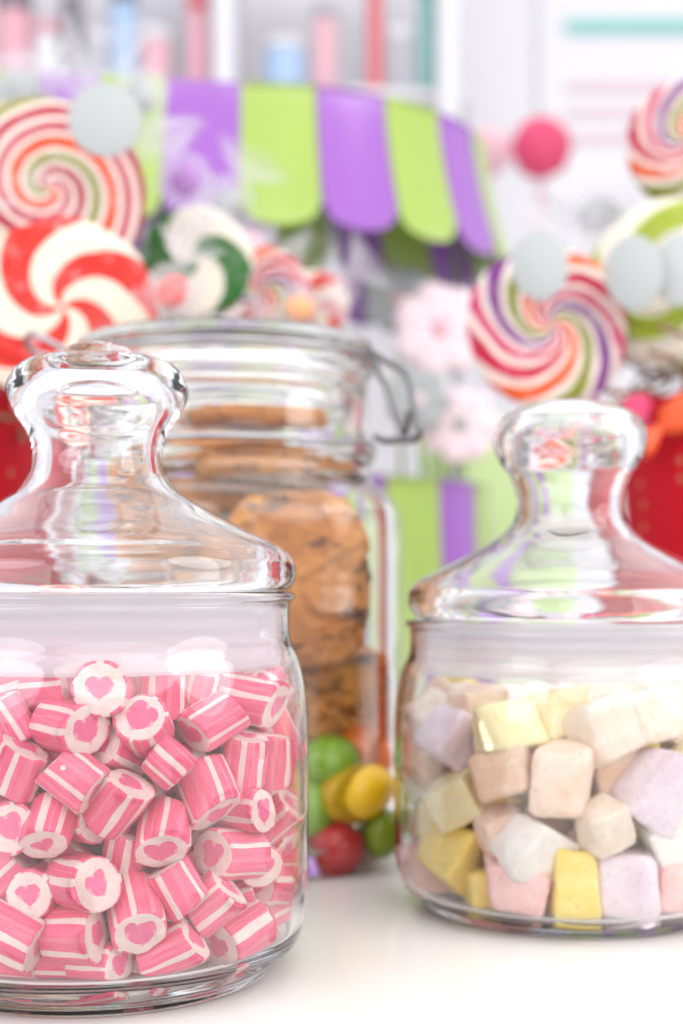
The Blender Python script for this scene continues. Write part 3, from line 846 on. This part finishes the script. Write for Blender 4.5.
def bucket(px, Y, rtop, rbot, h, label):
    x = (px-341.5)*Y/F
    t = empty('bucket', (x, Y, 0)); tag(t, label, 'bucket', 'red dotted buckets of lollipops')
    lathe('bucket_wall', [(0, .001), (rbot-.004, .001), (rbot, .004), (rtop, h-.004), (rtop-.002, h-.001), (rtop-.004, h-.004), (rbot-.004, .008), (0, .006)], M_POT, t, smooth_k=2, seg=96)
    tube('rim', ring_pts(rtop, h), .003, M_POT, t, closed=True, seg=12)
    return t
bR = bucket(745, .86, .074, .056, .215, 'red dotted bucket holding lollipops at the right edge of the photo')
bL = bucket(-78, .80, .064, .050, .225, 'red dotted bucket holding lollipops at the left edge, behind the pink candy jar')
def shred(bk, rtop, z, label):
    rnd = random.Random(11); vs, fs = [], []
    for i in range(150):
        th = rnd.uniform(0, 2*PI); rr = rtop*math.sqrt(rnd.random())*.9
        p = Vector((rr*math.cos(th), rr*math.sin(th), z+rnd.uniform(-.02, .028)))
        pts = [p]; d = Vector((rnd.gauss(0, 1), rnd.gauss(0, 1), rnd.gauss(0, .5))).normalized()
        for k in range(5):
            d = (d+Vector((rnd.gauss(0, .5), rnd.gauss(0, .5), rnd.gauss(0, .4)))).normalized(); pts.append(pts[-1]+d*.009)
        v, f = tube_data(pts, .0016, 5); b0 = len(vs)
        vs += v; fs += [tuple(q+b0 for q in ff) for ff in f]
    o = mesh_obj('paper_shred', vs, fs, M_SHRED); o.location = bk.location; o['kind'] = 'stuff'; o['label'] = label; o['category'] = 'shredded paper'
shred(bR, .072, .222, 'brown shredded paper filling the right bucket')
shred(bL, .062, .225, 'brown shredded paper filling the left bucket')
inR = lambda dx, dy, z=.19: (bR.location.x+dx, bR.location.y+dy, z)
inL = lambda dx, dy, z=.19: (bL.location.x+dx, bL.location.y+dy, z)
lollipop(548, 328, .83, .0475, M_RAIN, 2, 4, 8, 40, inR(-.045, -.01), 'rainbow swirl lollipop leaning left out of the right bucket, under a round tag', seed=1)
lollipop(672, 285, .85, .0500, M_LIMEW, 3, 0, -10, 100, inR(-.02, .0), 'lime and cream swirl lollipop at the right edge, behind two round tags', seed=2)
lollipop(690, 142, .90, .0400, M_RAIN, 2, 0, -20, 160, inR(.01, .02), 'small rainbow lollipop standing highest at the right edge', seed=3)
lollipop(48, 192, .79, .0530, M_RAIN2, 1, 4, 12, 190, inL(.03, .0), 'big rainbow coil lollipop at upper left, partly under a round tag', seed=4)
lollipop(62, 312, .72, .0480, M_REDW, 4, 6, 10, 20, inL(.045, -.01, .2), 'red and cream swirl lollipop just above the clip-top jar at left', seed=5)
lollipop(196, 262, .84, .0330, M_GREENW, 3, 2, 4, 60, inL(.055, .01), 'dark green and cream swirl lollipop behind the clip-top jar', seed=6)
lollipop(262, 292, .90, .0290, M_RAIN, 2, 0, 0, 10, inL(.06, .03), 'small pale rainbow lollipop above the clip-top jar lid', seed=7)
lollipop(312, 306, .93, .0230, M_REDW, 5, 0, 0, 10, inL(.062, .045), 'tiny orange red lollipop peeping over the right of the jar lid', seed=8)

def tagdisc(px, py, Y, rx, ry, tilt, yaw, label):
    o = lathe('gift_tag', [(0, .0005), (.97, .0005), (1.0, .0002), (1.0, -.0002), (.97, -.0005), (0, -.0005)], M_WHITE, seg=64, smooth_k=1)
    o.matrix_world = face_matrix(P(px, py, Y), tilt, yaw) @ Matrix.Diagonal((rx*Y/F, ry*Y/F, 1, 1))
    tag(o, label, 'tag', 'round white gift tags on the lollipops')
tagdisc(105, 120, .745, 37, 38, 3, 5, 'round white tag at the top of the big coil lollipop')
tagdisc(540, 266, .790, 29, 35, 2, 0, 'round white tag on the rainbow lollipop leaning left')
tagdisc(634, 273, .800, 29, 38, 0, -8, 'round white tag on the left half of the lime lollipop')
tagdisc(680, 270, .806, 26, 37, 0, 6, 'round white tag cut by the right edge of the photo')

def wrapped(px, py, Y, r, mat, spin, label, flare=1.0, film=M_FILM2, k=.62):
    """sweet in twisted wrapper"""
    t = empty('wrapped_sweet', P(px, py, Y)); tag(t, label, 'wrapped sweet', 'small wrapped sweets among the lollipops')
    bm = bmesh.new(); bmesh.ops.create_icosphere(bm, subdivisions=3, radius=r)
    for v in bm.verts: v.co = Vector((v.co.x*1.15, v.co.y*.8, v.co.z))*k*(1+.15*noise.noise(v.co*60))
    bm_obj('sweet', bm, mat, t)
    vs, fs = [], []; S, Tn = 32, 24
    for a in range(Tn+1):
        u = -2.3+4.6*a/Tn
        if abs(u) < 1.15: rad = 1.15*math.sqrt(max(.05, 1-(abs(u)/1.25)**2))
        else: rad = .28+.75*(abs(u)-1.15)*flare
        for b in range(S):
            th = 2*PI*b/S
            cr = 1+.30*noise.noise(Vector((u*1.7, math.cos(th)*2, math.sin(th)*2+px)))+.03*math.sin(9*th)*(1 if abs(u) > 1.1 else .2)
            vs.append((u*r, rad*r*cr*math.cos(th)*.8, rad*r*cr*math.sin(th)))
    for a in range(Tn):
        for b in range(S):
            q = a*S+b; q2 = a*S+(b+1) % S; fs.append((q, q2, q2+S, q+S))
    mesh_obj('wrapper', vs, fs, film, t)
    t.rotation_euler = (0, math.radians(-spin), 0)
    return t
M_PM = mat_simple('purple_print', (.30, .03, .42), .4); M_RM = mat_simple('red_sugar', (.85, .05, .03), .3); M_OM = mat_simple('orange_sugar', (.95, .35, .02), .3)
wrapped(184, 180, .80, .0130, M_PM, 110, 'white wrapped sweet with a purple centre left of the striped canopy', 1.5)
wrapped(172, 292, .70, .0120, M_RM, 70, 'white wrapped sweet with a red centre beside the red swirl lollipop', 1.3)
wrapped(299, 308, .84, .0120, M_OM, 10, 'white wrapped sweet with an orange centre over the clip-top jar lid', 1.3)
wrapped(226, 205, .95, .0160, M_WHITE, 60, 'white wrapped sweet above the green swirl lollipop', 1.6)
wrapped(330, 290, .95, .0150, M_PALEPINK, 35, 'pale pink wrapped sweet above the right of the clip-top jar', 1.4)
wrapped(250, 245, .95, .0150, M_PALEPINK, -20, 'pale pink wrapped sweet in front of the lime canopy stripe', 1.6)
wrapped(140, 95, .88, .0150, M_WHITE, -60, 'white wrapped sweet at the top of the left bunch', 1.8)
wrapped(20, 90, .90, .0200, M_WHITE, 20, 'white wrapped sweet at the top left corner', 1.6)
wrapped(600, 215, .98, .0200, M_WHITE, 30, 'white wrapped sweet between the right lollipops', 1.5)
wrapped(628, 245, .95, .0150, M_PALEPINK, -30, 'pale pink wrapped sweet under the highest lollipop', 1.4)
w = wrapped(682, 412, .80, .0130, M_ORANGE, 38, 'orange foil sweet on the rim of the right bucket', 1.0, M_ORANGE); w.scale = (1, .6, .62)
wrapped(640, 418, .83, .0110, M_PINK, 5, 'bright pink foil sweet on the rim of the right bucket', 1.2, M_PINK)

# ------------------------------------------------------------------ striped sweet stand
SX, SY, SR = -.056*1.35, 1.35, .155*1.35
st = empty('sweet_stand', (SX, SY, 0)); tag(st, 'round sweet stand with a scalloped purple and lime striped canopy', 'display stand')
ZT, ZB = .512, .416
def stripe(name, th0, th1, r, zt, zb, mat, scallop, parent, flare=.02):
    vs, fs = [], []; n, m = 14, 16
    for thick in (0, .0015):
        for a in range(m+1):
            for b in range(n+1):
                u = b/n; th = th0+(th1-th0)*u
                zbot = zb-scallop*math.sqrt(max(0, 1-(2*u-1)**2))
                z = zt+(zbot-zt)*a/m
                rr = r+flare*(a/m)**1.5-thick+.006*math.sin(PI*u)*(a/m)
                vs.append((rr*math.sin(th), -rr*math.cos(th), z))
    k = (m+1)*(n+1)
    for a in range(m):
        for b in range(n):
            q = a*(n+1)+b; fs.append((q, q+n+1, q+n+2, q+1)); fs.append((k+q, k+q+1, k+q+n+2, k+q+n+1))
    edge = [a*(n+1) for a in range(m+1)]+[m*(n+1)+b for b in range(1, n+1)]+[a*(n+1)+n for a in range(m-1, -1, -1)]+[b for b in range(n-1, 0, -1)]
    for i in range(len(edge)):
        p, q = edge[i], edge[(i+1) % len(edge)]; fs.append((p, q, q+k, p+k))
    return mesh_obj(name, vs, fs, mat, parent)
can = lathe('canopy_top', [(0, ZT+.001), (SR-.003, ZT+.001), (SR-.003, ZT-.002), (0, ZT-.002)], M_WHITE, st, seg=80, smooth_k=1)
NS = 22
for i in range(17):
    a0 = math.radians(-1)+i*2*PI/NS
    stripe('canopy_stripe', a0+.001, a0+2*PI/NS-.001, SR, ZT, ZB, M_PURPLE if i % 2 else M_LIME, .022, can)
# the straight run of the canopy towards the left
def flat_stripe(x0, x1, y0, y1, zt, zb, mat, scallop, parent):
    vs, fs = [], []; n, m = 14, 16
    for thick in (0, .0015):
        for a in range(m+1):
            for b in range(n+1):
                u = b/n; zbot = zb-scallop*math.sqrt(max(0, 1-(2*u-1)**2)); z = zt+(zbot-zt)*a/m
                vs.append((x0+(x1-x0)*u, y0+(y1-y0)*u-.02*(a/m)**1.5+thick-.006*math.sin(PI*u)*(a/m), z))
    k = (m+1)*(n+1)
    for a in range(m):
        for b in range(n):
            q = a*(n+1)+b; fs.append((q, q+n+1, q+n+2, q+1)); fs.append((k+q, k+q+1, k+q+n+2, k+q+n+1))
    return mesh_obj('canopy_stripe', vs, fs, mat, parent)
fx, fy = SR*math.sin(math.radians(-1)), -SR*math.cos(math.radians(-1))
for i, wd in enumerate((.0585, .050, .047, .047, .047)):
    nx, ny = fx-wd, fy-wd*.15
    flat_stripe(nx+.0002, fx-.0002, ny, fy, ZT, ZB, M_LIME if i % 2 else M_PURPLE, .022, can); fx, fy = nx, ny
lathe('canopy_panel', [(0, .002), (.20, .002), (.20, -.001), (0, -.001)], M_WHITE, can, seg=4, smooth_k=1).location = (-.125, -.03, ZT-.004)
for i in range(NS):
    a0 = math.radians(-1)+i*2*PI/NS
    stripe('skirt_stripe', a0+.001, a0+2*PI/NS-.001, SR+.002, .205, .004, M_PURPLE if i % 2 else M_LIME, 0, st, .012)
lathe('shelf', [(0, .206), (SR+.001, .206), (SR+.001, .200), (0, .200)], M_WHITE, st, seg=80, smooth_k=1)
for i in range(4):
    a = i*PI/2+.35
    tube('post', [(.20*math.cos(a), .20*math.sin(a), .206), (.20*math.cos(a), .20*math.sin(a), ZT-.002)], .005, M_WHITE, st)
# paper flowers on the stand
def flower(px, py, Y, R, mat, label, ym):
    t = empty('paper_flower', P(px, py, Y)); tag(t, label, 'flower', 'pale paper flowers on the sweet stand')
    for i in range(7):
        bm = bmesh.new(); bmesh.ops.create_icosphere(bm, subdivisions=2, radius=1)
        a = i*2*PI/7
        for v in bm.verts:
            v.co = Vector((v.co.x*R*.50, v.co.y*R*.20-.1*R*v.co.x*v.co.x, v.co.z*R*.48))*(1+.25*noise.noise(v.co*1.5+Vector((i*3.0, R*99, 0))))
        o = bm_obj('petal', bm, mat, t); o.location = (R*.55*math.cos(a), 0, R*.55*math.sin(a)); o.rotation_euler = (0, -a, 0)
    bm = bmesh.new(); bmesh.ops.create_icosphere(bm, subdivisions=2, radius=R*.22)
    bm_obj('flower_centre', bm, ym, t).location = (0, -R*.1, 0)
    tube('stem', [(0, .004, -R*.2), (.004, .01, .207-t.location.z)], .002, M_LIME, t)
M_PALE = mat_simple('pale_rose_paper', (.76, .62, .66), .6, .08)
flower(440, 330, 1.22, .040, M_PALE, 'large pale rose paper flower right of the clip-top jar', M_PALEPINK)
flower(418, 400, 1.18, .026, M_WHITE, 'white paper flower behind the jar clasp', M_PALE)
flower(460, 425, 1.20, .032, M_PALE, 'pale paper flower low on the stand beside the right jar knob', M_WHITE)
flower(398, 300, 1.26, .030, M_WHITE, 'white paper flower above the jar clasp', M_PALEPINK)
M_PALELIME = mat_simple('pale_lime_paper', (.50, .64, .30), .6, .08, 10)
o = rounded_box('gift_box', .17, .10, .30, M_PALELIME, P(500, 505, 1.62), None); o.location.z = .151
tag(o, 'tall pale lime box behind the striped stand', 'box')

# ------------------------------------------------------------------ far shelf with blurred goods
def sphere_on_stick(px, py, Y, R, mat, label):
    t = empty('pompom', P(px, py, Y)); tag(t, label, 'pompom', 'round pompoms on sticks')
    bm = bmesh.new(); bmesh.ops.create_icosphere(bm, subdivisions=4, radius=R)
    for v in bm.verts: v.co *= 1+.10*noise.noise(v.co*70)
    bm_obj('ball', bm, mat, t)
    tube('stick', [(0, 0, -R*.9), (0, 0, -t.location.z+.001)], .004, M_PALEPINK, t)
sphere_on_stick(541, 148, 2.3, .047, M_PINK, 'bright pink round pompom against the white wall')
sphere_on_stick(488, 152, 2.5, .040, M_PALEPINK, 'pale pink round pompom left of the bright one')
sh = empty('wall_shelf', (0, 2.95, 0)); tag(sh, 'white wall shelf unit behind the striped stand', 'shelf')
def zat(py, Y): return CAMZ-(py-H)*Y/F
def xat(px, Y): return (px-341.5)*Y/F
Ys = 2.9
for py in (105, -70): 
    o = rounded_box('board', xat(470, Ys)-xat(-80, Ys), .26, .022, M_WALL, (0, 0, 0), sh); o.location = ((xat(470, Ys)+xat(-80, Ys))/2, 0, zat(py, Ys))
for px in (-80, 228, 445):
    o = rounded_box('upright', .045, .28, 1.6, M_WALL, (0, 0, 0), sh); o.location = (xat(px, Ys), -.02, .80)
def tin(px, py, wpx, hpx, mat, capm, label):
    """small round tin with a lid standing on the shelf"""
    Y = 2.86; s = Y/F
    base = zat(105, 2.9)+.012
    t = empty('storage_tin', (xat(px, Y), Y, base)); tag(t, label, 'tin', 'small goods on the wall shelf')
    r = wpx*s/2; h = hpx*s
    lathe('tin_body', [(0, .001), (r*.96, .001), (r, .006), (r, h*.78), (r*.9, h*.8), (0, h*.8)], mat, t, smooth_k=1, seg=40)
    lathe('tin_lid', [(0, h*.80), (r*1.04, h*.80), (r*1.04, h*.95), (r*.9, h), (0, h)], capm, t, smooth_k=1, seg=40)
mk = lambda n, c: mat_simple(n, tuple(.75*q+.12 for q in c), .5, .15, 15)
mg, mp, mb, mt, mr, md = mk('grey_tin', (.45, .45, .50)), mk('rose_tin', (.80, .35, .45)), mk('blue_tin', (.35, .55, .85)), mk('teal_tin', (.12, .42, .36)), mk('red_tin', (.75, .05, .08)), mk('dark_tin', (.12, .10, .12))
tin(14, 105, 36, 100, mp, md, 'rose tin with a dark lid, first on the shelf from the left')
tin(48, 105, 26, 70, M_WALL, mp, 'short white tin with a rose lid')
tin(72, 105, 22, 115, md, mg, 'dark slim tin with a grey lid near the left end')
tin(98, 105, 24, 60, mg, M_WALL, 'short grey tin with a white lid')
tin(124, 105, 26, 110, mb, md, 'pale blue tin with a dark lid')
tin(156, 105, 30, 62, M_PALEPINK, M_WALL, 'pale pink tin with a white lid')
tin(198, 105, 22, 100, mp, mr, 'rose tin with a red lid left of the shelf upright')
tin(285, 105, 40, 50, mb, M_WALL, 'wide pale blue tin right of the shelf upright')
tin(325, 105, 24, 90, M_PALEPINK, mg, 'pale pink tin with a grey lid')
tin(375, 105, 16, 120, mr, mr, 'slim bright red tin')
tin(400, 105, 22, 64, mg, M_WALL, 'grey tin with a white lid beside the red one')
tin(428, 105, 20, 118, mt, mt, 'dark teal tin at the right end of the shelf')
# framed chart at upper right
ch = empty('wall_chart', (xat(625, 3.19), 3.19, zat(70, 3.19))); tag(ch, 'white wall chart with teal and pale pink rows at upper right', 'chart')
s = 3.19/F
rounded_box('board', 175*s, .012, 290*s, M_WALL, (0, 0, 0), ch)
M_TEAL = mat_simple('teal_print', (.26, .55, .50), .6)
M_ROSEP = mat_simple('faint_rose_print', (.70, .52, .57), .6)
rounded_box('teal_row', 140*s, .004, 16*s, M_TEAL, (.02, -.009, 42*s), ch)
for i in range(3):
    rounded_box('rose_row', 140*s, .004, 9*s, M_ROSEP, (.02, -.009, (-18-i*26)*s), ch)

# ------------------------------------------------------------------ light
world = bpy.data.worlds.new('World'); sc.world = world; world.use_nodes = True
wt = world.node_tree; bg = wt.nodes['Background']
tc = wt.nodes.new('ShaderNodeTexCoord'); sp = wt.nodes.new('ShaderNodeSeparateXYZ'); wt.links.new(tc.outputs['Generated'], sp.inputs[0])
cr = wt.nodes.new('ShaderNodeValToRGB'); mp_ = wt.nodes.new('ShaderNodeMath'); mp_.operation = 'MULTIPLY_ADD'; mp_.inputs[1].default_value = .5; mp_.inputs[2].default_value = .5
wt.links.new(sp.outputs[2], mp_.inputs[0]); wt.links.new(mp_.outputs[0], cr.inputs[0])
e = cr.color_ramp.elements; e[0].position = .42; e[0].color = (.62, .61, .67, 1); e[1].position = .80; e[1].color = (.98, .98, 1.0, 1)
wt.links.new(cr.outputs[0], bg.inputs[0]); bg.inputs[1].default_value = 1.0
def area(name, loc, target, w, h, power, color=(1, 1, 1)):
    l = bpy.data.lights.new(name, 'AREA'); l.shape = 'ELLIPSE'; l.size = w; l.size_y = h; l.energy = power; l.color = color
    o = bpy.data.objects.new(name, l); o.location = loc
    o.rotation_euler = (Vector(target)-Vector(loc)).to_track_quat('-Z', 'Y').to_euler(); link(o); return o
area('window_light', (1.3, .05, .85), (.05, .9, .25), 1.1, 1.3, 10, (1, .985, .96))
area('left_fill_light', (-1.15, -.75, .80), (.1, .55, .05), 1.3, 1.2, 10, (.93, .95, 1))  # added fill from the front left, lifts the right jar's dim side
area('front_fill_light', (.45, -.85, .98), (0, .5, .06), 2.0, 1.2, 10, (1, .985, .97))  # added camera-side fill that brightens the sweets inside the jars
area('overhead_light', (0, .4, 1.9), (0, 1.0, .1), 1.4, 1.0, 4, (1, .99, .97))  # wide area lamp overhead, aimed down at the table
area('wall_fill_light', (.4, 1.9, 2.0), (.2, 3.2, .9), 2.0, .8, 3, (1, .99, 1))  # unseen extra lamp, put in to brighten the back wall

# ------------------------------------------------------------------ camera
cam = bpy.data.cameras.new('camera'); co = bpy.data.objects.new('camera', cam); link(co)
co.location = (0, 0, CAMZ); co.rotation_euler = (PI/2, 0, 0)
cam.sensor_fit = 'VERTICAL'; cam.sensor_height = 36; cam.lens = F/1024*36
cam.shift_y = (H-512)/1024
cam.clip_start = .01; cam.clip_end = 50
cam.dof.use_dof = True; cam.dof.focus_distance = .405; cam.dof.aperture_fstop = (cam.lens/1000)/.0072
sc.camera = co
sc.view_settings.view_transform = 'Standard'; sc.view_settings.look = 'None'; sc.view_settings.gamma = 1; sc.view_settings.exposure = .52
sc.view_settings.use_curve_mapping = False
c = sc.cycles
c.max_bounces = 24; c.transmission_bounces = 20; c.transparent_max_bounces = 24; c.diffuse_bounces = 5; c.glossy_bounces = 8
c.sample_clamp_indirect = 6; c.blur_glossy = .3; c.use_denoising = True
try: c.denoiser = 'OPENIMAGEDENOISE'
except Exception as ex: print(ex)
c.caustics_refractive = True; c.caustics_reflective = True
